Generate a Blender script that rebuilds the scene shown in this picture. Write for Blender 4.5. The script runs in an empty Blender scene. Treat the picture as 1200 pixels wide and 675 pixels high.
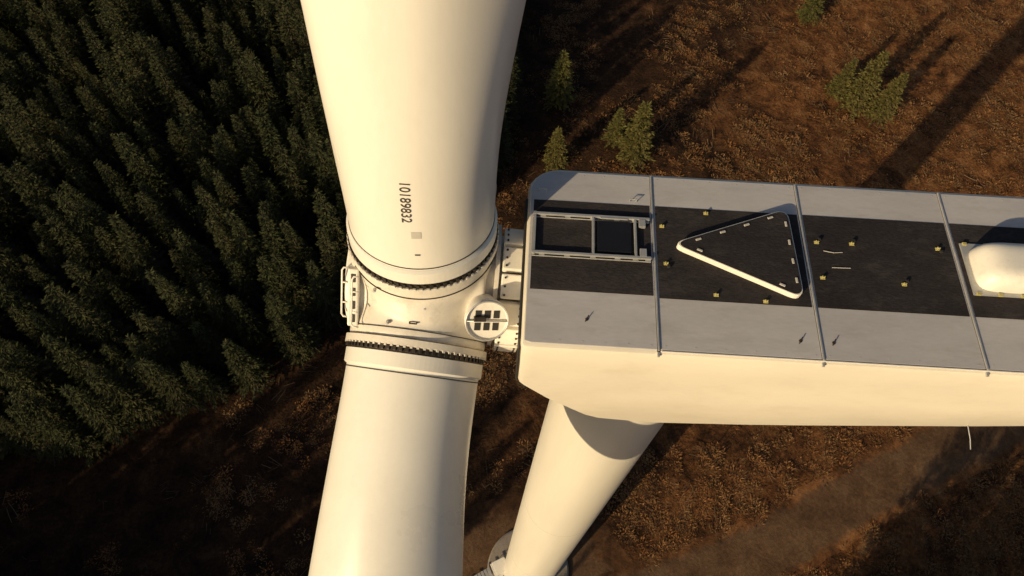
import bpy, bmesh, math, random
from mathutils import Vector, Matrix, noise as mnoise
R0 = random.Random(7)
sc = bpy.context.scene
sc.view_settings.view_transform = 'Standard'
sc.view_settings.look = 'None'
sc.view_settings.exposure = 0
rad = math.radians

# ------------------------------------------------------------------ materials
def new_mat(name):
    m = bpy.data.materials.new(name); m.use_nodes = True
    nt = m.node_tree
    return m, nt, nt.nodes['Principled BSDF']

def paint(name, col, rough=0.4, var=0.08, scale=1.5, stretch=(1, 1, 1), metallic=0.0, bump=0.0, fine=0.05, spec=0.5, dirt=None, dirt_amt=0.0, objvar=0.0):
    m, nt, b = new_mat(name)
    N, L = nt.nodes, nt.links
    tc = N.new('ShaderNodeTexCoord'); mp = N.new('ShaderNodeMapping')
    mp.inputs['Scale'].default_value = stretch
    L.new(tc.outputs['Object'], mp.inputs['Vector'])
    n1 = N.new('ShaderNodeTexNoise'); n1.inputs['Scale'].default_value = scale
    n1.inputs['Detail'].default_value = 6; n1.inputs['Roughness'].default_value = 0.6
    L.new(mp.outputs[0], n1.inputs['Vector'])
    n2 = N.new('ShaderNodeTexNoise'); n2.inputs['Scale'].default_value = scale * 18
    n2.inputs['Detail'].default_value = 4
    L.new(mp.outputs[0], n2.inputs['Vector'])
    mr = N.new('ShaderNodeMapRange'); mr.inputs[1].default_value = 0.3; mr.inputs[2].default_value = 0.7
    mr.inputs[3].default_value = 1 - var; mr.inputs[4].default_value = 1 + var * 0.4
    L.new(n1.outputs[0], mr.inputs[0])
    mr2 = N.new('ShaderNodeMapRange'); mr2.inputs[1].default_value = 0.3; mr2.inputs[2].default_value = 0.7
    mr2.inputs[3].default_value = 1 - fine; mr2.inputs[4].default_value = 1 + fine
    L.new(n2.outputs[0], mr2.inputs[0])
    mu = N.new('ShaderNodeMath'); mu.operation = 'MULTIPLY'
    L.new(mr.outputs[0], mu.inputs[0]); L.new(mr2.outputs[0], mu.inputs[1])
    fac = mu.outputs[0]
    if objvar:
        oi = N.new('ShaderNodeObjectInfo'); r4 = N.new('ShaderNodeMapRange'); r4.inputs[3].default_value = 1-objvar; r4.inputs[4].default_value = 1+objvar
        L.new(oi.outputs['Random'], r4.inputs[0]); m4 = N.new('ShaderNodeMath'); m4.operation = 'MULTIPLY'
        L.new(fac, m4.inputs[0]); L.new(r4.outputs[0], m4.inputs[1]); fac = m4.outputs[0]
    vm = N.new('ShaderNodeVectorMath'); vm.operation = 'SCALE'
    vm.inputs[0].default_value = col
    L.new(fac, vm.inputs['Scale'])
    out = vm.outputs[0]
    if dirt:
        n3 = N.new('ShaderNodeTexNoise'); n3.inputs['Scale'].default_value = scale * 2.3
        n3.inputs['Detail'].default_value = 8; n3.inputs['Roughness'].default_value = 0.7
        L.new(mp.outputs[0], n3.inputs['Vector'])
        r3 = N.new('ShaderNodeMapRange'); r3.inputs[1].default_value = 0.52; r3.inputs[2].default_value = 0.75
        r3.inputs[3].default_value = 0; r3.inputs[4].default_value = dirt_amt
        L.new(n3.outputs[0], r3.inputs[0])
        mx = N.new('ShaderNodeMix'); mx.data_type = 'RGBA'
        L.new(r3.outputs[0], mx.inputs[0]); L.new(out, mx.inputs[6]); mx.inputs[7].default_value = (*dirt, 1)
        out = mx.outputs[2]
    L.new(out, b.inputs['Base Color'])
    rr = N.new('ShaderNodeMapRange'); rr.inputs[3].default_value = max(0, rough - 0.08); rr.inputs[4].default_value = min(1, rough + 0.12)
    L.new(n1.outputs[0], rr.inputs[0]); L.new(rr.outputs[0], b.inputs['Roughness'])
    b.inputs['Metallic'].default_value = metallic
    b.inputs['Specular IOR Level'].default_value = spec
    if bump:
        bp = N.new('ShaderNodeBump'); bp.inputs['Strength'].default_value = bump; bp.inputs['Distance'].default_value = 0.02
        L.new(n2.outputs[0], bp.inputs['Height']); L.new(bp.outputs[0], b.inputs['Normal'])
    return m

M_blade = paint('blade_gelcoat', (.74, .72, .66), .28, .06, .6, (1, 1, .3), fine=.012, dirt=(.52, .47, .38), dirt_amt=.16)
M_tower = paint('tower_paint', (.72, .69, .61), .36, .05, .5, (1.6, 1.6, .12), fine=.012, dirt=(.50, .44, .35), dirt_amt=.12)
M_hub = paint('hub_paint', (.69, .65, .57), .42, .10, 1.6, fine=.03, dirt=(.30, .24, .17), dirt_amt=.4)
M_nac = paint('nacelle_shell_paint', (.74, .69, .58), .34, .07, .7, (.5, 1, 1), fine=.012, dirt=(.5, .43, .31), dirt_amt=.28)
M_roof = paint('roof_panel_grey', (.47, .46, .47), .50, .12, 1.1, (.4, 1.3, 1), fine=.04, dirt=(.30, .28, .26), dirt_amt=.5, objvar=.07)
M_deck = paint('anti_slip_black', (.027, .023, .025), .85, .35, 1.3, (.6, 1.4, 1), fine=.3, bump=.4, spec=.3, dirt=(.075, .066, .064), dirt_amt=.5, objvar=.2)
M_alu = paint('galvanised_metal', (.50, .50, .49), .42, .15, 4, metallic=.5, fine=.08)
M_white = paint('white_plastic', (.77, .74, .67), .4, .06, 3, fine=.02, dirt=(.4, .35, .28), dirt_amt=.3)
M_dark = paint('dark_rubber', (.025, .023, .02), .6, .3, 5, fine=.2)
M_bolt = paint('bolt_steel', (.06, .05, .04), .45, .4, 8, metallic=.6, fine=.3)
M_gold = paint('yellow_lug', (.45, .40, .15), .5, .2, 9)
M_glass = paint('hatch_glass', (.012, .012, .014), .12, .2, 2)
M_ink = paint('black_lettering', (.045, .04, .038), .6, .1, 5)
M_grey = paint('grey_sticker', (.50, .48, .44), .5, .1, 5)
M_conc = paint('concrete', (.28, .24, .20), .85, .25, .8, fine=.15, bump=.5, dirt=(.14, .10, .07), dirt_amt=.6)
M_bark = paint('bark', (.09, .06, .04), .9, .3, 3, fine=.2)
M_dead = paint('dead_wood', (.13, .085, .05), .9, .4, 3, fine=.2, objvar=.5)

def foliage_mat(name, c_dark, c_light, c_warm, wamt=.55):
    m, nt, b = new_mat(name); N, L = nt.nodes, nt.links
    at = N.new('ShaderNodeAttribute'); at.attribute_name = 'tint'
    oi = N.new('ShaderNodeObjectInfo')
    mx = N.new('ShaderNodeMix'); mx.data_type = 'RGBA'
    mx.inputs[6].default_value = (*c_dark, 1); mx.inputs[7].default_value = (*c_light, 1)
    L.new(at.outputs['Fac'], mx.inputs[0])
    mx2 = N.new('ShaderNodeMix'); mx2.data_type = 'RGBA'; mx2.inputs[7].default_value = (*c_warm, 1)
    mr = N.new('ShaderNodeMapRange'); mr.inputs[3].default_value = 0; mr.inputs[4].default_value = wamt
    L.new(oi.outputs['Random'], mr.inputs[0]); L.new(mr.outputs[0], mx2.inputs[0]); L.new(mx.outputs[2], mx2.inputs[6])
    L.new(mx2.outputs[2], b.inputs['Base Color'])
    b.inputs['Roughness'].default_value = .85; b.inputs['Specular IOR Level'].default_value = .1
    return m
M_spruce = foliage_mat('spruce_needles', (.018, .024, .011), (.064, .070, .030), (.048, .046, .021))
M_spruce2 = foliage_mat('young_spruce_needles', (.05, .058, .018), (.15, .14, .042), (.16, .125, .04))
M_brack = foliage_mat('bracken_fronds', (.085, .036, .015), (.33, .15, .054), (.20, .13, .065), .8)

def ground_mat(name='forest_floor', road=False):
    m, nt, b = new_mat(name); N, L = nt.nodes, nt.links
    tc = N.new('ShaderNodeTexCoord')
    def noi(s, d=8, r=.65, dist=0):
        n = N.new('ShaderNodeTexNoise'); n.inputs['Scale'].default_value = s; n.inputs['Detail'].default_value = d
        n.inputs['Roughness'].default_value = r; n.inputs['Distortion'].default_value = dist
        L.new(tc.outputs['Object'], n.inputs['Vector']); return n
    def ramp(src, stops):
        r = N.new('ShaderNodeValToRGB'); L.new(src, r.inputs[0])
        e = r.color_ramp.elements
        e[0].position, e[0].color = stops[0][0], (*stops[0][1], 1)
        e[1].position, e[1].color = stops[-1][0], (*stops[-1][1], 1)
        for p, c in stops[1:-1]:
            q = e.new(p); q.color = (*c, 1)
        return r
    big = noi(.035, 6, .6, .6); mid = noi(.35, 9, .7, .4); fin = noi(3.2, 8, .75)
    a = ramp(mid.outputs[0], [(.34, (.040, .022, .013)), (.46, (.125, .058, .026)), (.57, (.24, .112, .045)), (.70, (.34, .20, .10))])
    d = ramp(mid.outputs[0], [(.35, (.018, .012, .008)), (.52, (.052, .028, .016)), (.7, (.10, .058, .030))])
    # diagonal mask: shade painted into the floor colour, darker to west and north
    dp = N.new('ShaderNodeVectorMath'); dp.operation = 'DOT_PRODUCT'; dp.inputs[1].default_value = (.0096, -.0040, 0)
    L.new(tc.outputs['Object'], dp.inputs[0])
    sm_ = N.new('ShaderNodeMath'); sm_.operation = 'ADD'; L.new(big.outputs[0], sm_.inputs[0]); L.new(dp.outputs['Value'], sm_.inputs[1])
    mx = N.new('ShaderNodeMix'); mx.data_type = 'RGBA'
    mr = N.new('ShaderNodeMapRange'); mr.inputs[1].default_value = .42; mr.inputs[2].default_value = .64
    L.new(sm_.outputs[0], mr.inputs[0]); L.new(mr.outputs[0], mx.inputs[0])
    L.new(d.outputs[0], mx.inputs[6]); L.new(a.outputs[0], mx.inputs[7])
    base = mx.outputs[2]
    if road:
        at = N.new('ShaderNodeAttribute'); at.attribute_name = 'edge'
        g = ramp(mid.outputs[0], [(.3, (.070, .040, .024)), (.5, (.115, .069, .040)), (.7, (.16, .102, .062))])
        ad = N.new('ShaderNodeMath'); ad.operation = 'MULTIPLY_ADD'; ad.inputs[1].default_value = 1.6
        n4 = noi(.9, 6, .7); L.new(n4.outputs[0], ad.inputs[0]); L.new(at.outputs['Fac'], ad.inputs[2])
        rr = N.new('ShaderNodeMapRange'); rr.inputs[1].default_value = 1.15; rr.inputs[2].default_value = 1.65
        L.new(ad.outputs[0], rr.inputs[0])
        m3 = N.new('ShaderNodeMix'); m3.data_type = 'RGBA'
        L.new(rr.outputs[0], m3.inputs[0]); L.new(g.outputs[0], m3.inputs[6]); L.new(base, m3.inputs[7]); base = m3.outputs[2]
    f = ramp(fin.outputs[0], [(.3, (.35, .35, .35)), (.7, (1.5, 1.4, 1.3))])
    mu = N.new('ShaderNodeMix'); mu.data_type = 'RGBA'; mu.blend_type = 'MULTIPLY'; mu.inputs[0].default_value = .6 if road else 1
    L.new(base, mu.inputs[6]); L.new(f.outputs[0], mu.inputs[7])
    L.new(mu.outputs[2], b.inputs['Base Color'])
    b.inputs['Roughness'].default_value = .95; b.inputs['Specular IOR Level'].default_value = .1
    bp = N.new('ShaderNodeBump'); bp.inputs['Strength'].default_value = .4 if road else .9; bp.inputs['Distance'].default_value = .12 if road else .35
    L.new(fin.outputs[0], bp.inputs['Height'])
    bp2 = N.new('ShaderNodeBump'); bp2.inputs['Strength'].default_value = .3 if road else .8; bp2.inputs['Distance'].default_value = .4 if road else 1.2
    L.new(mid.outputs[0], bp2.inputs['Height']); L.new(bp.outputs[0], bp2.inputs['Normal'])
    L.new(bp2.outputs[0], b.inputs['Normal'])
    return m
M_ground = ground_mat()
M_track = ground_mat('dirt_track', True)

# ------------------------------------------------------------------ helpers
def mesh_obj(name, verts, faces, mat=None, parent=None, smooth=False, loc=None):
    me = bpy.data.meshes.new(name); me.from_pydata([tuple(v) for v in verts], [], faces); me.update()
    o = bpy.data.objects.new(name, me); sc.collection.objects.link(o)
    if mat: me.materials.append(mat)
    if smooth:
        for p in me.polygons: p.use_smooth = True
    if parent: o.parent = parent
    if loc: o.location = loc
    return o
def empty(name, loc=(0, 0, 0)):
    o = bpy.data.objects.new(name, None); sc.collection.objects.link(o); o.location = loc; o.empty_display_size = .5
    return o
def bevel(o, w=.02, seg=2, ang=30):
    b = o.modifiers.new('bevel', 'BEVEL'); b.width = w; b.segments = seg; b.limit_method = 'ANGLE'; b.angle_limit = rad(ang)
class MB:
    def __init__(s): s.v = []; s.f = []
    def box(s, c, size, rot=None):
        i = len(s.v); sx, sy, sz = [q / 2 for q in size]
        for z in (-sz, sz):
            for x, y in ((-sx, -sy), (sx, -sy), (sx, sy), (-sx, sy)):
                p = Vector((x, y, z))
                if rot is not None: p = rot @ p
                s.v.append(p + Vector(c))
        s.f += [(i, i+3, i+2, i+1), (i+4, i+5, i+6, i+7), (i, i+1, i+5, i+4), (i+1, i+2, i+6, i+5), (i+2, i+3, i+7, i+6), (i+3, i, i+4, i+7)]
        return s
    def tube(s, pts, r, n=8, closed=False):
        pts = [Vector(p) for p in pts]; base = len(s.v); m = len(pts)
        for k, p in enumerate(pts):
            if closed: t = pts[(k+1) % m] - pts[k-1]
            else: t = pts[min(k+1, m-1)] - pts[max(k-1, 0)]
            t.normalize(); u = t.cross(Vector((0, 0, 1)))
            if u.length < .05: u = t.cross(Vector((0, 1, 0)))
            u.normalize(); w = t.cross(u)
            for j in range(n):
                a = 2*math.pi*j/n; s.v.append(p + r*(math.cos(a)*u + math.sin(a)*w))
        for k in range(m if closed else m-1):
            for j in range(n):
                a = base+k*n+j; b2 = base+k*n+(j+1) % n; k2 = (k+1) % m
                s.f.append((a, b2, base+k2*n+(j+1) % n, base+k2*n+j))
        if not closed:
            s.f.append(tuple(base+j for j in range(n))[::-1]); s.f.append(tuple(base+(m-1)*n+j for j in range(n)))
        return s
    def lathe(s, c, d, prof, n=64, ref=None, caps=True):
        c = Vector(c); d = Vector(d).normalized()
        u = (Vector(ref) if ref else Vector((0, 1, 0))); u = (u - u.dot(d)*d).normalized(); w = d.cross(u)
        base = len(s.v)
        for l, r in prof:
            for j in range(n):
                a = 2*math.pi*j/n; s.v.append(c + d*l + r*(math.cos(a)*u + math.sin(a)*w))
        for k in range(len(prof)-1):
            for j in range(n):
                s.f.append((base+k*n+j, base+k*n+(j+1) % n, base+(k+1)*n+(j+1) % n, base+(k+1)*n+j))
        if caps:
            s.f.append(tuple(base+j for j in range(n))[::-1]); s.f.append(tuple(base+(len(prof)-1)*n+j for j in range(n)))
        return s
    def prism(s, pts, z0, z1):
        n = len(pts); i = len(s.v)
        s.v += [Vector((p[0], p[1], z0)) for p in pts] + [Vector((p[0], p[1], z1)) for p in pts]
        s.f += [tuple(i+j for j in range(n))[::-1], tuple(i+n+j for j in range(n))] + [(i+j, i+(j+1) % n, i+n+(j+1) % n, i+n+j) for j in range(n)]
        return s
    def obj(s, name, mat, parent=None, smooth=False, bev=None):
        o = mesh_obj(name, s.v, s.f, mat, parent, smooth)
        if bev: bevel(o, bev)
        return o
def autosmooth(o, ang=35):
    for p in o.data.polygons: p.use_smooth = True
    o.data.set_sharp_from_angle(angle=rad(ang))

# ------------------------------------------------------------------ key dimensions
ROOF = 60.0
HC = Vector((-1.75, 0, 58.4))
TW = Vector((2.9, 0, 0))
tilt = rad(4.0); cone = rad(3.0)
AX = Vector((-math.cos(tilt), 0, math.sin(tilt)))
EZ = Vector((math.sin(tilt), 0, math.cos(tilt))); EY = Vector((0, 1, 0))

turbine = empty('wind_turbine', (TW.x, 0, 0))
def T(o):
    o.parent = turbine; o.matrix_parent_inverse = Matrix.Translation(-Vector((TW.x, 0, 0))); return o

# ------------------------------------------------------------------ blades
def lerp(tab, x):
    if x <= tab[0][0]: return tab[0][1]
    for (a, b), (c, d) in zip(tab, tab[1:]):
        if x <= c:
            t = (x-a)/(c-a)
            return b + (d-b)*t
    return tab[-1][1]
def smoothtab(tab, x, h=.8):
    return sum(lerp(tab, x+h*q/3) for q in range(-3, 4))/7
CH = [(0, 2.58), (2.6, 2.58), (3.6, 2.62), (5, 2.78), (7, 3.08), (9, 3.24), (11, 3.15), (14, 2.9), (22, 2.1), (32, 1.2), (37, .7), (38.2, .2)]
TH = [(0, 2.58), (2.6, 2.58), (4, 2.50), (6, 2.15), (9, 1.45), (14, .8), (22, .45), (32, .22), (37, .1), (38.2, .03)]
def blade_frame(al):
    r = math.cos(al)*EY + math.sin(al)*EZ
    d = (math.cos(cone)*r + math.sin(cone)*AX).normalized()
    c = (AX - AX.dot(d)*d).normalized(); n = d.cross(c)
    return d, c, n
def blade_pt(fr, L, ph, off=0.0):
    d, c, n = fr
    ch, th = smoothtab(CH, L)/2, smoothtab(TH, L)/2
    k = max(0, min(1, (L-3)/6)); k = k*k*(3-2*k)
    x, y = math.cos(ph), math.sin(ph)
    yy = y
    X = x*(ch+off) - .16*ch*k
    if x < 0: yy = y*(1 - .72*k*(x*x))
    tw = rad(6)*k*max(0, 1-L/38)
    Y = yy*(th+off)
    X, Y = X*math.cos(tw)-Y*math.sin(tw), X*math.sin(tw)+Y*math.cos(tw)
    return HC + d*L + c*X + n*Y
blades = []
for bi, a in enumerate((80, 200, 320)):
    fr = blade_frame(rad(a)); d, c, n = fr
    Ls = [1.62 + .35*i for i in range(26)] + [10.8 + 1.2*i for i in range(23)] + [38.2]
    NS = 72; vs = []; fs = []
    for L in Ls:
        for j in range(NS): vs.append(blade_pt(fr, L, 2*math.pi*j/NS))
    for k in range(len(Ls)-1):
        for j in range(NS): fs.append((k*NS+j, k*NS+(j+1) % NS, (k+1)*NS+(j+1) % NS, (k+1)*NS+j))
    fs.append(tuple(range(NS))[::-1]); fs.append(tuple((len(Ls)-1)*NS+j for j in range(NS)))
    o = T(mesh_obj('blade_%d' % (bi+1), vs, fs, M_blade)); autosmooth(o, 50); blades.append((o, fr))
    T(MB().lathe(HC, d, [(1.56, 1.33), (1.56, 1.345), (1.82, 1.345), (1.86, 1.30)], 96).obj('root_collar', M_blade))
    T(MB().lathe(HC, d, [(1.90, 1.288), (1.90, 1.300), (1.918, 1.300), (1.918, 1.288)], 96).obj('seal_line', M_dark))
    T(MB().lathe(HC, d, [(1.43, 1.30), (1.43, 1.335), (1.56, 1.335), (1.56, 1.30)], 96).obj('blade_bearing', M_bolt))
    T(MB().lathe(HC, d, [(1.30, 1.30), (1.30, 1.385), (1.42, 1.385), (1.43, 1.37), (1.43, 1.3)], 96).obj('pitch_flange', M_hub))
    T(MB().lathe(HC, d, [(1.12, 1.34), (1.12, 1.352), (1.135, 1.352), (1.135, 1.34)], 96).obj('flange_joint', M_dark))
    mb = MB()
    for j in range(72):
        t = 2*math.pi*(j+.5)/72; rv = math.cos(t)*c + math.sin(t)*n; tv = d.cross(rv)
        rot = Matrix((tv, rv, d)).transposed()
        mb.box(HC + d*1.485 + rv*1.342, (.058, .05, .085), rot)
    T(mb.obj('bearing_bolts', M_bolt, bev=.008))
    mb = MB()
    for j in range(72):
        t = 2*math.pi*(j)/72; rv = math.cos(t)*c + math.sin(t)*n; tv = d.cross(rv)
        rot = Matrix((tv, rv, d)).transposed()
        mb.box(HC + d*1.442 + rv*1.372, (.045, .03, .035), rot)
    T(mb.obj('flange_bolts', M_hub))
fr = blades[0][1]
def wrap_text(txt, L0, s0, size, length=None, fname='serial_number'):
    cu = bpy.data.curves.new('txt', 'FONT'); cu.body = txt; cu.size = size; cu.offset = .0015
    to = bpy.data.objects.new('txt', cu); sc.collection.objects.link(to)
    bpy.context.view_layer.update()
    me = bpy.data.meshes.new_from_object(to.evaluated_get(bpy.context.evaluated_depsgraph_get()))
    bpy.data.objects.remove(to)
    bm = bmesh.new(); bm.from_mesh(me)
    mx = max(v.co.x for v in bm.verts); k = (length/mx) if length else 1
    for v in bm.verts:
        L = L0 - v.co.x*k; s = s0 + v.co.y
        v.co = blade_pt(fr, L, math.pi/2 + s/1.29, .006)
    bm.to_mesh(me); bm.free(); me.name = fname
    o = bpy.data.objects.new(fname, me); sc.collection.objects.link(o); me.materials.append(M_ink); T(o)
wrap_text('10189832', 3.86, -.10, .22, .84)
def patch(L0, L1, s0, s1, mat, nm):
    vs = []; fs = []; K = 6
    for i in range(2):
        for j in range(K+1):
            vs.append(blade_pt(fr, (L0, L1)[i], math.pi/2 + (s0+(s1-s0)*j/K)/1.29, .004))
    for j in range(K): fs.append((j, j+1, K+1+j+1, K+1+j))
    T(mesh_obj(nm, vs, fs, mat))
patch(2.66, 2.81, 0.02, .18, M_grey, 'type_plate')
patch(2.25, 2.285, 0.05, .14, M_ink, 'alignment_mark')

# ------------------------------------------------------------------ hub
mb = MB()
for a in (80, 200, 320):
    d, c, n = blade_frame(rad(a)); mb.lathe(HC - d*.1, d, [(0, 1.335), (1.40, 1.335)], 72)
mb2 = bmesh.new(); bmesh.ops.create_uvsphere(mb2, u_segments=64, v_segments=40, radius=1)
base = len(mb.v)
for v in mb2.verts:
    p = v.co; mb.v.append(HC + AX*(p.x*1.33) + EY*(p.y*1.68) + EZ*(p.z*1.68))
mb2.verts.index_update()
for f in mb2.faces: mb.f.append(tuple(base+v.index for v in f.verts))
mb2.free()
mb.lathe(HC, -AX, [(.2, 1.35), (1.15, 1.30)], 64)
mb.lathe(HC, AX, [(.2, 1.2), (1.34, 1.12)], 64)
hub = T(mb.obj('rotor_hub', M_hub, smooth=True))
rm = hub.modifiers.new('union', 'REMESH'); rm.mode = 'VOXEL'; rm.voxel_size = .045; rm.use_smooth_shade = True
sm = hub.modifiers.new('cast_fillet', 'SMOOTH'); sm.factor = .5; sm.iterations = 8
T(MB().lathe(HC, AX, [(1.28, 1.05), (1.42, 1.02), (1.45, .98)], 64).obj('nose_plate', M_white, bev=.01))
mid140 = math.cos(rad(140))*EY + math.sin(rad(140))*EZ
tan140 = -math.sin(rad(140))*EY + math.cos(rad(140))*EZ
def hp(ax, rr, tt): return HC + AX*ax + mid140*rr + tan140*tt
mb = MB()
for ax, rr in ((1.36, 1.02), (1.10, 1.42)):
    pts = []
    for k, (e, t) in enumerate(((0, -.50), (.10, -.49), (.13, -.44), (.13, .44), (.10, .49), (0, .50))):
        pts.append(hp(ax + e, rr, t))
    mb.tube(pts, .018)
    mb.tube([hp(ax+.0, rr, -.2), hp(ax+.12, rr, -.2)], .015); mb.tube([hp(ax+.0, rr, .2), hp(ax+.12, rr, .2)], .015)
T(mb.obj('handrails', M_white, smooth=True))
mb = MB()
rotm = Matrix((AX, mid140, tan140)).transposed()
mb.box(hp(1.24, 1.18, 0), (.20, .16, 1.15), rotm)
T(mb.obj('nose_bracket', M_white, bev=.03))
mb = MB()
for t in (-.40, -.13, .13, .40): mb.box(hp(1.24, 1.268, t), (.08, .015, .16), rotm)
T(mb.obj('bracket_openings', M_dark, bev=.004))
mb = MB()
for ax, t in ((.55, .25), (.0, .28), (-.1, -.1), (.8, -.35), (-.35, .35)):
    mb.lathe(hp(ax, 1.55, t), mid140, [(0, .03), (.1, .03), (.1, .018), (.13, .018)], 10)
T(mb.obj('hub_fittings', M_alu))
mb = MB().tube([hp(.15, 1.66, .18), hp(.15, 1.72, .18), hp(.02, 1.72, .18), hp(.02, 1.66, .18)], .015)
T(mb.obj('lifting_eye', M_bolt))
dn = (mid140*.93 - AX*.18).normalized()
dc = HC - AX*1.22 + mid140*1.68
du = (tan140 - tan140.dot(dn)*dn).normalized(); dw = dn.cross(du)
T(MB().lathe(dc, dn, [(-.5, .30), (-.06, .34), (-.06, .40), (.02, .40), (.035, .375), (.015, .355), (.015, .0001)], 64, ref=du).obj('service_hatch', M_white))
autosmooth(bpy.data.objects['service_hatch'])
mb = MB(); mr_ = Matrix((du, dw, dn)).transposed()
for i in (-1, 0, 1):
    for j in (-1, 1):
        mb.box(dc + du*(j*.12) + dw*(i*.165) + dn*.020, (.15, .11, .012), mr_)
T(mb.obj('hatch_openings', M_dark, bev=.003))
mb = MB().tube([dc + du*math.cos(t*math.pi/20)*.385 + dw*math.sin(t*math.pi/20)*.385 + dn*.045 for t in range(40)], .02, closed=True)
mb.tube([dc - dw*.37 + dn*.05, dc + dw*.37 + dn*.05], .014)
T(mb.obj('hatch_rim', M_alu, smooth=True))
T(MB().box(dc + du*(-.05) + dn*.06 - dw*.14, (.09, .22, .07), mr_).obj('hatch_latch', M_bolt, bev=.01))
T(MB().lathe(HC, -AX, [(1.05, 1.12), (1.30, 1.12), (1.30, 1.22), (1.38, 1.22), (1.38, 1.0), (2.3, .98)], 72).obj('main_bearing_cover', M_hub))
autosmooth(bpy.data.objects['main_bearing_cover'])
mb = MB()
for k in range(7):
    a = rad(70 + k*24); rv = math.cos(a)*EY + math.sin(a)*EZ; tv = AX.cross(rv)
    mb.box(HC - AX*1.66 + rv*1.22, (.46, .46, .16), Matrix((AX, tv, rv)).transposed())
T(mb.obj('bearing_segments', M_white, bev=.025))
mb = MB()
for k in range(7):
    a = rad(70 + k*24); rv = math.cos(a)*EY + math.sin(a)*EZ; tv = AX.cross(rv)
    for p in (-.16, .16):
        for q in (-.16, 0, .16):
            mb.lathe(HC - AX*(1.66+p) + rv*1.29 + tv*q, rv, [(0, .022), (.035, .022)], 6)
T(mb.obj('bearing_screws', M_bolt))
T(MB().lathe(HC, -AX, [(1.5, .9), (2.6, .9)], 48).obj('main_shaft', M_dark))

# ------------------------------------------------------------------ nacelle
ZB = [(0.1, 58.60), (.18, 58.5), (.75, 57.7), (1.3, 57.1), (1.75, 56.62), (3.0, 56.5), (5.4, 56.8), (9.6, 57.6), (10.6, 57.9), (11.4, 58.5), (11.8, 59.0)]
xs = [.16, .20, .28, .40, .55, .75, 1.0, 1.3, 1.6, 1.9, 2.4, 3, 4, 5, 6, 7, 8, 9, 10, 10.8, 11.2, 11.5, 11.7]
vs = []; fs = []
def ymax(x):
    q = .62
    if x < .18+q:
        u = 1 - (x-.14)/q; return 1.72 - q*(1-math.sqrt(max(0, 1-u*u)))
    return 1.72
def ymin(x):
    q = .10
    if x < .16+q:
        u = 1 - (x-.16)/q; return -2.02 + .08*(1-math.sqrt(max(0, 1-u*u)))
    return -2.02
for x in xs:
    zb = lerp(ZB, x); y1 = ymax(x); y0 = ymin(x); zr = ROOF - (.06 if x < .18 else 0) - max(0, x-11)**2*.5
    hgt = (zr - zb)/3.5
    bel = .42*min(1, max(.15, hgt))
    sec = [(y0+.09, zr), (y0+.03, zr-.03), (y0, zr-.09), (y0-.03, zr-.8*hgt), (y0-.07, zr-2.0*hgt), (y0-.11, zb+.10), (y0-.07, zb), (y0+.45, zb-bel*.8), (y0+1.0, zb-bel),
           (y1-1.0, zb-bel), (y1-.45, zb-bel*.8), (y1+.07, zb), (y1+.11, zb+.10), (y1+.07, zr-2.0*hgt), (y1+.03, zr-.8*hgt), (y1, zr-.09), (y1-.03, zr-.03), (y1-.09, zr)]
    for y, z in sec: vs.append((x, y, z))
ns = 18
for k in range(len(xs)-1):
    for j in range(ns): fs.append((k*ns+j, k*ns+(j+1) % ns, (k+1)*ns+(j+1) % ns, (k+1)*ns+j)[::-1])
fs.append(tuple(range(ns))); fs.append(tuple((len(xs)-1)*ns+j for j in range(ns))[::-1])
nac = T(mesh_obj('nacelle_shell', vs, fs, M_nac)); autosmooth(nac, 28)
mb = MB(); mb.tube([(.135, 1.0, 59.93), (.135, -1.85, 59.93), (.135, -1.97, 59.86), (.135, -2.03, 59.3), (.135, -2.06, 58.62), (.3, -2.13, 58.36)], .026)
T(mb.obj('front_gasket', M_dark))

seams = [.30, 2.46, 5.20, 7.92, 10.9]
def roofslab(name, poly, z0, z1, mat, bev_=.008):
    o = T(MB().prism(poly, z0, z1).obj(name, mat)); bevel(o, bev_); return o
for i in range(4):
    x0, x1 = seams[i]+.022, seams[i+1]-.022
    if i == 0:
        x0 = .215
        arc = [(.215+.5-.5*math.cos(t*math.pi/16), 1.62-.5+.5*math.sin(t*math.pi/16)) for t in range(0, 9)]
        poly = [(x1, 1.62)] + arc[::-1] + [(x0+.0, -1.90), (x0+.12, -1.93), (x1, -1.93)]
    else:
        poly = [(x0, -1.93), (x1, -1.93), (x1, 1.62), (x0, 1.62)]
    roofslab('roof_panel', poly, ROOF-.01, ROOF+.022, M_roof)
    bx0 = x0+.03 if i else .27
    roofslab('anti_slip_walkway', [(bx0, -.97 if i else -.93), (x1-.03, -.97 if i else -.93), (x1-.03, .94), (bx0, .94)], ROOF+.022, ROOF+.030, M_deck, .002)
mb = MB()
for s in seams[1:4]:
    mb.box((s, -.16, ROOF+.028), (.032, 3.58, .035))
    mb.box((s, -1.99, ROOF-.02), (.04, .11, .04))
T(mb.obj('panel_seam_strip', M_alu, bev=.006))
mb = MB()
for s in seams[1:4]: mb.box((s, -.16, ROOF+.002), (.05, 3.6, .02))
T(mb.obj('seam_gap', M_dark))
mb = MB(); mb.box((6.7, -1.958, ROOF+.014), (8.4, .02, .03)); T(mb.obj('roof_edge_flashing', M_white, bev=.004))
Z = ROOF+.030
mb = MB()
for y in (.60, -.22):
    mb.box((1.33, y, Z+.055), (2.12, .05, .05))
    mb.box((1.33, y-.055, Z+.02), (2.12, .012, .03))
for x in (1.36, 2.12): mb.box((x, .19, Z+.055), (.045, .77, .045))
mb.box((.30, .19, Z+.05), (.05, .9, .05))
for x in (.45, .9, 1.36, 1.8, 2.12, 2.34):
    for y in (.60, -.22): mb.box((x, y, Z+.015), (.10, .12, .03))
T(mb.obj('roof_hatch_rails', M_alu, bev=.006))
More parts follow.
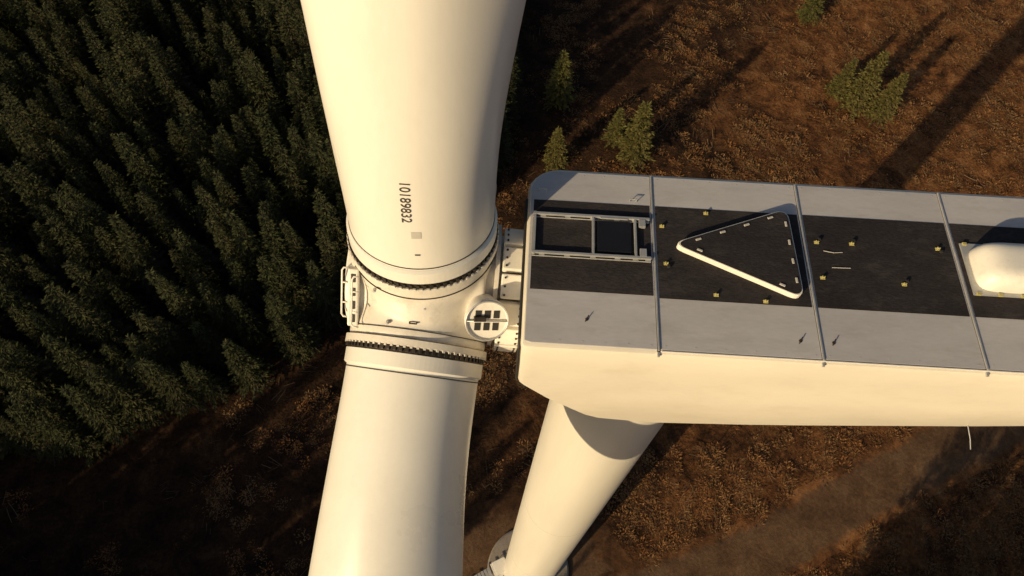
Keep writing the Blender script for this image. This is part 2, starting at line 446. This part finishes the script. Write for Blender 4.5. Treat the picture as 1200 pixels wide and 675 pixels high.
T(MB().box((1.74, .20, Z+.03), (.62, .66, .05)).obj('roof_hatch', M_glass, bev=.02))
T(MB().box((1.74, .565, Z+.07), (.5, .03, .03)).box((2.25, .50, Z+.05), (.12, .16, .07)).box((2.25, -.12, Z+.05), (.12, .16, .07)).obj('hatch_hinges', M_alu, bev=.006))
T(MB().tube([(.34, 1.12, Z), (.34, 1.12, Z+.1), (.5, 1.12, Z+.1), (.5, 1.12, Z)], .012).tube([(2.05, 1.02, Z), (2.05, 1.02, Z+.07), (2.17, 1.02, Z+.07), (2.17, 1.02, Z)], .010).obj('grab_handle', M_alu))

def round_poly(P, r, k=6):
    out = []; n = len(P)
    for i in range(n):
        p = Vector(P[i]); a = (Vector(P[i-1])-p).normalized(); b = (Vector(P[(i+1) % n])-p).normalized()
        for t in range(k+1):
            u = t/k; out.append(p + a*r*(1-u)**2 + b*r*u**2)
    return out
tri = [(4.93, .98, 0), (2.74, .08, 0), (4.99, -.90, 0)]
def inset(P, w):
    out = []; n = len(P)
    for i in range(n):
        p = Vector(P[i]); a = (p-Vector(P[i-1])).normalized(); b = (Vector(P[(i+1) % n])-p).normalized()
        na = Vector((-a.y, a.x, 0)); nb = Vector((-b.y, b.x, 0)); m = (na+nb).normalized(); out.append(p + m*w/max(.3, m.dot(na)))
    return out
outer = round_poly(tri, .26); inner = round_poly(inset(tri, .020), .245)
T(MB().prism(outer, Z-.005, Z+.13).obj('triangular_platform', M_white, bev=.012))
T(MB().prism(inner, Z+.131, Z+.136).obj('platform_deck', M_deck))
mb = MB()
ti = inset(tri, .09)
for i in range(3):
    for t in (.14, .38, .62, .86):
        p = ti[i].lerp(ti[(i+1) % 3], t)
        e = (ti[(i+1) % 3]-ti[i]).normalized(); rot = Matrix(((e.x, -e.y, 0), (e.y, e.x, 0), (0, 0, 1)))
        if i != 1 or t in (.14, .86): mb.box((p.x, p.y, Z+.143), (.10, .035, .02), rot)
T(mb.obj('platform_clips', M_grey, bev=.003))
def lug(mb, x, y):
    mb.box((x, y, Z+.010), (.085, .06, .016)); mb.box((x-.015, y, Z+.035), (.022, .035, .055)); mb.box((x+.022, y+.008, Z+.03), (.028, .022, .035))
mb = MB()
for x, y in ((2.62, .50), (2.66, -.28), (3.45, .84), (3.50, -.85), (4.35, -.92), (5.42, .35), (5.42, -.38), (6.06, .36), (7.62, .36), (6.85, -.42)):
    lug(mb, x, y)
T(mb.obj('anchor_lugs', M_gold, bev=.004))
mb = MB()
for x, y in ((5.47, .41), (6.1, .42), (7.66, .30), (6.9, -.36), (2.70, -.34)): mb.box((x, y, Z+.03), (.055, .055, .04))
T(mb.obj('anchor_caps', M_dark, bev=.01))
mb = MB(); mb.tube([(5.52, .18, Z+.01), (5.7, .15, Z+.012), (5.86, .17, Z+.01)], .007, 6).tube([(5.62, -.16, Z+.01), (5.95, -.15, Z+.01)], .007, 6)
T(mb.obj('tie_cable', M_grey))
mb = MB()
for x, y in ((1.26, -1.45), (4.86, -1.62), (5.42, -1.62)):
    mb.tube([(x-.03, y-.05, ROOF+.03), (x+.03, y+.06, ROOF+.06)], .010, 6); mb.lathe((x, y, ROOF+.022), (0, 0, 1), [(0, .03), (.012, .025)], 12)
T(mb.obj('panel_latches', M_bolt))
mb = MB()
for i in range(4):
    x0, x1 = seams[i]+.12, seams[i+1]-.12
    for k in range(6):
        x = x0+(x1-x0)*k/5
        if i == 0 and k == 0: continue
        for y in (-1.86, 1.55): mb.lathe((x, y, ROOF+.022), (0, 0, 1), [(0, .009), (.006, .007)], 8)
T(mb.obj('panel_screws', M_alu))
def dome(cx, cy, z, lx, ly, h, name):
    bm = bmesh.new(); bmesh.ops.create_cube(bm, size=1); bmesh.ops.subdivide_edges(bm, edges=bm.edges[:], cuts=10, use_grid_fill=True)
    for v in bm.verts:
        p = v.co*2; q = Vector((abs(p.x)**5, abs(p.y)**5, abs(p.z)**4)); r = (q.x+q.y+q.z)**(1/5)
        r = max(r, 1e-4); v.co = Vector((p.x/r*lx/2, p.y/r*ly/2, max(0, p.z/r)*h))
        t = v.co.z/h; v.co.x *= 1-.22*t*t; v.co.y *= 1-.18*t*t
        v.co += Vector((cx, cy, z))
    me = bpy.data.meshes.new(name); bm.to_mesh(me); bm.free()
    o = bpy.data.objects.new(name, me); sc.collection.objects.link(o); me.materials.append(M_white)
    for p in me.polygons: p.use_smooth = True
    T(o)
dome(8.85, -.02, Z+.02, 1.45, .92, .42, 'cooling_vent_cover')
mb = MB().box((8.85, -.02, Z+.012), (1.62, 1.06, .03)); T(mb.obj('vent_base', M_alu, bev=.006))
mb = MB()
for x in (8.12, 8.5, 8.9, 9.3):
    for y in (-.53, .49): mb.box((x, y, Z+.03), (.07, .05, .04))
T(mb.obj('vent_clips', M_gold))
T(MB().lathe((9.9, .0, Z), (0, 0, 1), [(0, .05), (.0, .05), (1.2, .03)], 12).tube([(9.9, -.6, Z+1.1), (9.9, .6, Z+1.1)], .02).obj('anemometer_mast', M_alu))
T(MB().tube([(8.95, -2.0, 57.75), (9.12, -2.35, 57.45), (9.18, -2.5, 57.3)], .010).obj('rod_antenna', M_alu))

# ------------------------------------------------------------------ tower
def tr(z): return 2.33 + (1.66-2.33)*z/49.6
prof = [(z, tr(z)) for z in (.3, 6, 12, 18, 24, 30, 37, 43, 49, 55.9)] + [(56.6, tr(55.9))]
tw = T(MB().lathe(TW, (0, 0, 1), prof, 96).obj('tower', M_tower)); autosmooth(tw, 30)
mb = MB()
for z in (18, 37): mb.lathe(TW, (0, 0, 1), [(z, tr(z)-.01), (z, tr(z)+.005), (z+.04, tr(z)+.005), (z+.04, tr(z)-.01)], 96)
T(mb.obj('tower_flange_seam', M_grey))
T(MB().lathe(TW, (0, 0, 1), [(-.5, 3.9), (.22, 3.9), (.30, 3.75), (.34, 2.6), (.34, 2.3)], 64).obj('foundation', M_conc))
rz = Matrix.Rotation(rad(28), 3, 'Z')
T(MB().box((.25, -.1, 1.5), (1.5, 1.4, .12), rz).box((.25, -.1, 3.2), (1.25, 1.2, .12), rz).obj('door_platform', M_white, bev=.02))
mb = MB()
for k in range(7): mb.box((-.7-.28*k, -.6-.15*k, 1.4-.2*k), (.26, 1.0, .04), rz)
for sx, sy in ((-.6, -.6), (.6, -.6), (-.6, .6), (.6, .6)):
    p = rz @ Vector((sx, sy, 0)); mb.tube([(.25+p.x, -.1+p.y, .1), (.25+p.x, -.1+p.y, 3.2)], .03, 6)
T(mb.obj('entrance_stairs', M_alu))

# ------------------------------------------------------------------ ground
ROADC = [(-60, -50), (-34, -34), (-14, -17), (2, -7), (16, -1.2), (26.4, 3.2), (35.7, 8.6), (49.7, 15.8), (66, 23), (95, 33), (150, 46)]
def seg_dist(x, y):
    best = 1e9
    for (a, b), (c, d) in zip(ROADC, ROADC[1:]):
        vx, vy = c-a, d-b; t = max(0, min(1, ((x-a)*vx+(y-b)*vy)/(vx*vx+vy*vy)))
        best = min(best, math.hypot(x-a-vx*t, y-b-vy*t))
    return best
def flatness(x, y):
    dd = min(seg_dist(x, y)-3.6, math.hypot((x-2.5)/1.2, (y+2)/1.0)-11)
    t = max(0, min(1, dd/6)); return t*t*(3-2*t)
def gz(x, y):
    n = mnoise.noise(Vector((x*.03, y*.03, 3.1)))*1.6 + mnoise.noise(Vector((x*.12, y*.12, 7.7)))*.6 + mnoise.noise(Vector((x*.5, y*.5, 1.7)))*.2
    return n*flatness(x, y) if abs(x) < 400 and abs(y) < 400 else n
def axis(lo, hi, st):
    a = []; x = lo
    while x <= hi: a.append(x); x += st
    g = st; l = [lo]; r = [a[-1]]
    while l[-1] > -1800: g *= 1.35; l.append(l[-1]-g)
    g = st
    while r[-1] < 1800: g *= 1.35; r.append(r[-1]+g)
    return l[:0:-1] + a + r[1:]
gx = axis(-100, 125, 1.0); gy = axis(-50, 120, 1.0)
vs = [(x, y, gz(x, y)) for y in gy for x in gx]; w = len(gx)
fs = [(j*w+i, j*w+i+1, (j+1)*w+i+1, (j+1)*w+i) for j in range(len(gy)-1) for i in range(w-1)]
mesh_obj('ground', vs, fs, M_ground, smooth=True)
def catmull(P, k=10):
    out = []
    for i in range(len(P)-1):
        p0 = Vector(P[max(i-1, 0)]); p1 = Vector(P[i]); p2 = Vector(P[i+1]); p3 = Vector(P[min(i+2, len(P)-1)])
        for j in range(k):
            t = j/k; out.append(.5*((2*p1)+(-p0+p2)*t+(2*p0-5*p1+4*p2-p3)*t*t+(-p0+3*p1-3*p2+p3)*t**3))
    out.append(Vector(P[-1])); return out
cl = catmull(ROADC, 14); vs = []; fs = []; ed = []; K = 12
for i, p in enumerate(cl):
    t = (cl[min(i+1, len(cl)-1)]-cl[max(i-1, 0)]).normalized(); nrm = Vector((-t.y, t.x))
    wl = 3.3 + .5*mnoise.noise(Vector((i*.4, 0, 0))); wr = 3.3 + .5*mnoise.noise(Vector((i*.4, 9, 0)))
    for j in range(K+1):
        u = -1 + 2*j/K; off = u*(wl if u > 0 else wr)
        rut = -.05*math.exp(-((abs(u)-.33)/.12)**2)
        q = p + nrm*off; vs.append((q.x, q.y, .09 + rut - .085*abs(u)**4))
        ed.append(max(0, (abs(u)-.55)/.45)*1.3 + .35*math.exp(-(u/.13)**2))
for i in range(len(cl)-1):
    for j in range(K): fs.append((i*(K+1)+j, (i+1)*(K+1)+j, (i+1)*(K+1)+j+1, i*(K+1)+j+1)[::-1])
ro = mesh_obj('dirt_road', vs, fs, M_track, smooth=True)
at = ro.data.attributes.new('edge', 'FLOAT', 'POINT'); at.data.foreach_set('value', ed)
vs = [(2.5, -3, .004)]; fs = []; ed = [0]; n = 64
for q in range(1, 7):
    for j in range(n):
        a = 2*math.pi*j/n; rr = (1+.14*mnoise.noise(Vector((math.cos(a)*1.6, math.sin(a)*1.6, 4))))*q/6
        vs.append((2.5+12*rr*math.cos(a), -3+10.5*rr*math.sin(a), .004)); ed.append(max(0, (q/6-.6)/.4)*1.3)
for j in range(n): fs.append((0, 1+j, 1+(j+1) % n))
for q in range(5):
    for j in range(n): fs.append((1+q*n+j, 1+(q+1)*n+j, 1+(q+1)*n+(j+1) % n, 1+q*n+(j+1) % n))
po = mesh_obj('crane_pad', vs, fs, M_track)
at = po.data.attributes.new('edge', 'FLOAT', 'POINT'); at.data.foreach_set('value', ed)

# ------------------------------------------------------------------ vegetation
def spruce_mesh(name, seed, H, Rr, mat, dens=1.0):
    r = random.Random(seed); V = []; F = []; Tn = []; MI = []
    def addv(p, t): V.append(tuple(p)); Tn.append(t); return len(V)-1
    n = 7; lv = [0, .3, .6, 1]
    for k, q in enumerate(lv):
        rad_ = .16*(1-q)+.015
        for j in range(n): addv((rad_*math.cos(2*math.pi*j/n), rad_*math.sin(2*math.pi*j/n), H*q), 0)
    for k in range(3):
        for j in range(n): F.append((k*n+j, k*n+(j+1) % n, (k+1)*n+(j+1) % n, (k+1)*n+j)); MI.append(1)
    z = .10*H
    while z < H*.985:
        fr_ = 1-z/H; ln0 = Rr*(fr_**.8)+.08
        nb = max(5, int(10*dens*(.5+fr_*.7))); a0 = r.random()*6.28
        for b in range(nb):
            az = a0 + b*6.283/nb + r.uniform(-.35, .35); ln = ln0*r.uniform(.58, 1.25)
            rise = .30 - .55*fr_ + r.uniform(-.12, .12)
            dx, dy = math.cos(az), math.sin(az); clump = r.random()
            i0 = addv((0, 0, z), 0); i1 = addv((dx*ln*.9-dy*.02, dy*ln*.9+dx*.02, z+rise*ln*.9), 0); i2 = addv((dx*ln*.9+dy*.02, dy*ln*.9-dx*.02, z+rise*ln*.9-.03), 0)
            F.append((i0, i1, i2)); MI.append(1)
            m = max(5, int(ln*12*dens)+4)
            for k in range(m):
                t = .15+.85*(k+r.random())/m
                px, py, pz = dx*ln*t, dy*ln*t, z + rise*ln*t - .10*ln*t*t + (.12*t**4)
                side = r.choice((-1, 1)); spread = .9*(1-t)+.2
                ca = az + side*r.uniform(.3, 1.0)*(1 if t < .9 else .4)
                L_ = r.uniform(.20, .40)*(1.0+.5*spread); wd = r.uniform(.035, .075)
                ux, uy = math.cos(ca), math.sin(ca); uz = r.uniform(-.35, .45)
                wx, wy = -uy, ux; wz = r.uniform(-.7, .7)
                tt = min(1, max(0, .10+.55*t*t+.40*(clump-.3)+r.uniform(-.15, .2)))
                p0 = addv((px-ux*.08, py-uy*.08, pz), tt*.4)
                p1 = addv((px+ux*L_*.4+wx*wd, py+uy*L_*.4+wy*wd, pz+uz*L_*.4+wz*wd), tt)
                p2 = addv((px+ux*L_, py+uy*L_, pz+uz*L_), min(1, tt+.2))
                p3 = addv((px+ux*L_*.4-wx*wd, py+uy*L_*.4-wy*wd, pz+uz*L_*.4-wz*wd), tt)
                F.append((p0, p1, p2, p3)); MI.append(0)
        z += H*.028*r.uniform(.8, 1.25)/max(.7, dens)
    me = bpy.data.meshes.new(name); me.from_pydata(V, [], F); me.update()
    me.materials.append(mat); me.materials.append(M_bark)
    me.polygons.foreach_set('material_index', MI)
    at = me.attributes.new('tint', 'FLOAT', 'POINT'); at.data.foreach_set('value', Tn)
    return me
def clump_mesh(name, seed, n=46):
    r = random.Random(seed); V = []; F = []; Tn = []
    for k in range(n):
        a = r.random()*6.28; rr = r.random()**.7*.75; x, y = rr*math.cos(a), rr*math.sin(a)
        z = r.uniform(.0, .3)*(1-rr*.6); ca = a+r.uniform(-1, 1); L_ = r.uniform(.12, .34); wd = r.uniform(.025, .06)
        ux, uy, uz = math.cos(ca), math.sin(ca), r.uniform(-.1, .9); wx, wy = -uy, ux
        i = len(V); t = r.random()
        V += [(x, y, z), (x+ux*L_*.5+wx*wd, y+uy*L_*.5+wy*wd, z+uz*L_*.5), (x+ux*L_, y+uy*L_, z+uz*L_*.8), (x+ux*L_*.5-wx*wd, y+uy*L_*.5-wy*wd, z+uz*L_*.5)]
        Tn += [t*.6, t, t, t]; F.append((i, i+1, i+2, i+3))
    me = bpy.data.meshes.new(name); me.from_pydata(V, [], F); me.update(); me.materials.append(M_brack)
    at = me.attributes.new('tint', 'FLOAT', 'POINT'); at.data.foreach_set('value', Tn)
    return me
def brash_mesh(name, seed):
    r = random.Random(seed); mb = MB(); a0 = r.random()*3.14
    for k in range(4):
        a = a0 + r.uniform(-.9, .9); L_ = r.uniform(.4, 1.6); x, y = r.uniform(-1.2, 1.2), r.uniform(-1.2, 1.2)
        z = r.uniform(.05, .2); rr = r.uniform(.012, .035)
        mb.tube([(x-math.cos(a)*L_/2, y-math.sin(a)*L_/2, z), (x, y, z+r.uniform(-.03, .06)), (x+math.cos(a)*L_/2, y+math.sin(a)*L_/2, z+r.uniform(-.1, .15))], rr, 5)
    me = bpy.data.meshes.new(name); me.from_pydata([tuple(v) for v in mb.v], [], mb.f); me.update(); me.materials.append(M_dead)
    return me
def make_coll(name, meshes):
    c = bpy.data.collections.new(name)
    for i, me in enumerate(meshes):
        o = bpy.data.objects.new(name + '_variant_%d' % i, me); c.objects.link(o)
    return c
def scatter(name, pts, coll, nvar):
    me = bpy.data.meshes.new(name); me.from_pydata([p[:3] for p in pts], [], []); me.update()
    a = me.attributes.new('rot', 'FLOAT_VECTOR', 'POINT'); a.data.foreach_set('vector', [float(q) for p in pts for q in (p[4], p[4]*.5, p[3])])
    a = me.attributes.new('scl', 'FLOAT_VECTOR', 'POINT'); a.data.foreach_set('vector', [float(q) for p in pts for q in (p[5], p[5], p[5]*p[6])])
    a = me.attributes.new('idx', 'INT', 'POINT'); a.data.foreach_set('value', [R0.randrange(nvar) for p in pts])
    o = bpy.data.objects.new(name, me); sc.collection.objects.link(o)
    ng = bpy.data.node_groups.new(name+'_gn', 'GeometryNodeTree')
    ng.interface.new_socket('Geometry', in_out='INPUT', socket_type='NodeSocketGeometry')
    ng.interface.new_socket('Geometry', in_out='OUTPUT', socket_type='NodeSocketGeometry')
    N, L = ng.nodes, ng.links
    gi = N.new('NodeGroupInput'); go = N.new('NodeGroupOutput'); ip = N.new('GeometryNodeInstanceOnPoints'); ci = N.new('GeometryNodeCollectionInfo')
    ci.inputs['Collection'].default_value = coll; ci.inputs['Separate Children'].default_value = True; ci.inputs['Reset Children'].default_value = True
    def na(nm, ty):
        q = N.new('GeometryNodeInputNamedAttribute'); q.data_type = ty; q.inputs['Name'].default_value = nm; return q.outputs['Attribute']
    L.new(gi.outputs[0], ip.inputs['Points']); L.new(ci.outputs[0], ip.inputs['Instance'])
    ip.inputs['Pick Instance'].default_value = True
    L.new(na('idx', 'INT'), ip.inputs['Instance Index']); L.new(na('rot', 'FLOAT_VECTOR'), ip.inputs['Rotation']); L.new(na('scl', 'FLOAT_VECTOR'), ip.inputs['Scale'])
    L.new(ip.outputs[0], go.inputs[0])
    md = o.modifiers.new('scatter', 'NODES'); md.node_group = ng
    return o
NV = 7
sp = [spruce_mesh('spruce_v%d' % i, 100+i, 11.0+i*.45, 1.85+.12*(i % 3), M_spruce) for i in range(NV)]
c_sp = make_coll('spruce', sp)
def left_edge_y(x):
    return lerp([(-400, -60), (-90, -4), (-50, 6.5), (-35, 12), (-26, 19), (-19, 24.5), (-13, 30), (-6, 40), (-1, 52), (1, 75), (2, 200)], x)
def forest_pts(fn, x0, x1, y0, y1, step, smin=.75, smax=1.15):
    out = []; y = y0
    while y < y1:
        x = x0
        while x < x1:
            px, py = x+R0.uniform(-.48, .48)*step, y+R0.uniform(-.48, .48)*step
            if fn(px, py) and R0.random() > .06:
                out.append((px, py, gz(px, py)-.1, R0.random()*6.28, R0.uniform(-.05, .05), R0.uniform(smin, smax), R0.uniform(.85, 1.2)))
            x += step
        y += step
    return out
def in_main(x, y):
    return x < -1.5 and y > left_edge_y(x) + 2.5*mnoise.noise(Vector((x*.1, y*.1, 0)))
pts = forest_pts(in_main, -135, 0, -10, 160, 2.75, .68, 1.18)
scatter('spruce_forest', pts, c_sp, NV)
def in_south(x, y):
    if seg_dist(x, y) < 4.5: return False
    if -95 < x < -20 and -48 < y < -8.5 + (-.10*(x+24)): return True
    if -20 <= x < -8 and -44 < y < -22: return mnoise.noise(Vector((x*.15, y*.15, 5))) > -.2
    if 24 < x < 95 and -34 < y < -8 + .25*(x-24): return mnoise.noise(Vector((x*.09, y*.09, 2))) > -.18 and y < -6 + .2*(x-24)
    return False
pts = forest_pts(in_south, -95, 95, -48, 10, 2.9, .8, 1.25)
scatter('spruce_plantation', pts, c_sp, NV)
ysp = [spruce_mesh('young_spruce_v%d' % i, 300+i, 8.5, 2.0, M_spruce2, 1.0) for i in range(3)]
for i, (x, y, s) in enumerate(((14.2, 50.3, 1.2), (4.2, 48.5, .85), (4.5, 59, 1.05), (45.1, 62.3, 1.2), (48, 60.3, 1.0), (40.8, 77.7, .9), (43.3, 64.5, .8), (11.8, 52.5, .75), (58, 27.2, .55), (61, 14, .6))):
    o = bpy.data.objects.new('spruce_tree', ysp[i % 3]); sc.collection.objects.link(o)
    o.location = (x, y, gz(x, y)-.1); o.rotation_euler = (0, 0, i*1.3); o.scale = (s, s, s)
NB = 6
c_br = make_coll('bracken', [clump_mesh('bracken_v%d' % i, 500+i) for i in range(NB)])
pts = []
for _ in range(34000):
    x, y = R0.uniform(-60, 105), R0.uniform(-12, 105)
    if in_main(x, y+2): continue
    if seg_dist(x, y) < 2.9 or math.hypot((x-2.5)/1.15, y+3) < 10.5: continue
    q = mnoise.noise(Vector((x*.11, y*.11, 11))) + .5*mnoise.noise(Vector((x*.4, y*.4, 3))) + min(.15, x*.012 - y*.005 - .05)
    if q < R0.uniform(-.40, .35): continue
    pts.append((x, y, gz(x, y)-.05, R0.random()*6.28, R0.uniform(-.1, .1), R0.uniform(.4, 1.3), R0.uniform(.6, 1.2)))
scatter('bracken_undergrowth', pts, c_br, NB)
c_bs = make_coll('brash', [brash_mesh('brash_v%d' % i, 800+i) for i in range(5)])
pts = []
for _ in range(900):
    x, y = R0.uniform(-55, 105), R0.uniform(-12, 105)
    if in_main(x, y+2) or seg_dist(x, y) < 4 or math.hypot((x-2.5)/1.15, y+3) < 11.5: continue
    pts.append((x, y, gz(x, y), R0.uniform(-.5, 1.2), R0.uniform(-.05, .05), R0.uniform(.6, 1.2), 1.0))
scatter('fallen_branches', pts, c_bs, 5)

# ------------------------------------------------------------------ light
az = rad(48); el = rad(19)
to_sun = Vector((-math.cos(az)*math.cos(el), -math.sin(az)*math.cos(el), math.sin(el)))
sd = bpy.data.lights.new('sun', 'SUN'); sd.energy = 4.8; sd.angle = rad(.6); sd.color = (1.0, .77, .45)
so = bpy.data.objects.new('sun', sd); sc.collection.objects.link(so)
so.rotation_euler = to_sun.to_track_quat('Z', 'Y').to_euler(); so.location = (-40, -40, 90)
wd = bpy.data.worlds.new('World'); sc.world = wd; wd.use_nodes = True
nt = wd.node_tree; bg = nt.nodes['Background']; sky = nt.nodes.new('ShaderNodeTexSky'); sky.sky_type = 'NISHITA'; sky.sun_disc = False
sky.sun_elevation = el; sky.sun_rotation = math.atan2(to_sun.x, to_sun.y); sky.dust_density = 3.0
nt.links.new(sky.outputs[0], bg.inputs[0]); bg.inputs[1].default_value = .065

# ------------------------------------------------------------------ camera
yaw = rad(3.1)
e1 = Vector((math.cos(yaw), math.sin(yaw), 0)); e2 = Vector((-math.sin(yaw), math.cos(yaw), 0)); dn_ = Vector((0, 0, -1))
r_ = (.9997*e1 - .0244*dn_).normalized()
f_ = (.0216*e1 + .4616*e2 + .8867*dn_); f_ = (f_ - f_.dot(r_)*r_).normalized(); u_ = r_.cross(f_)
cd = bpy.data.cameras.new('camera'); cd.lens = 24; cd.sensor_width = 36; cd.clip_end = 6000; cd.clip_start = .1
co = bpy.data.objects.new('camera', cd); sc.collection.objects.link(co)
mw = Matrix((r_, u_, -f_)).transposed().to_4x4(); mw.translation = Vector((0, -6.4, 70.5)); co.matrix_world = mw
sc.camera = co
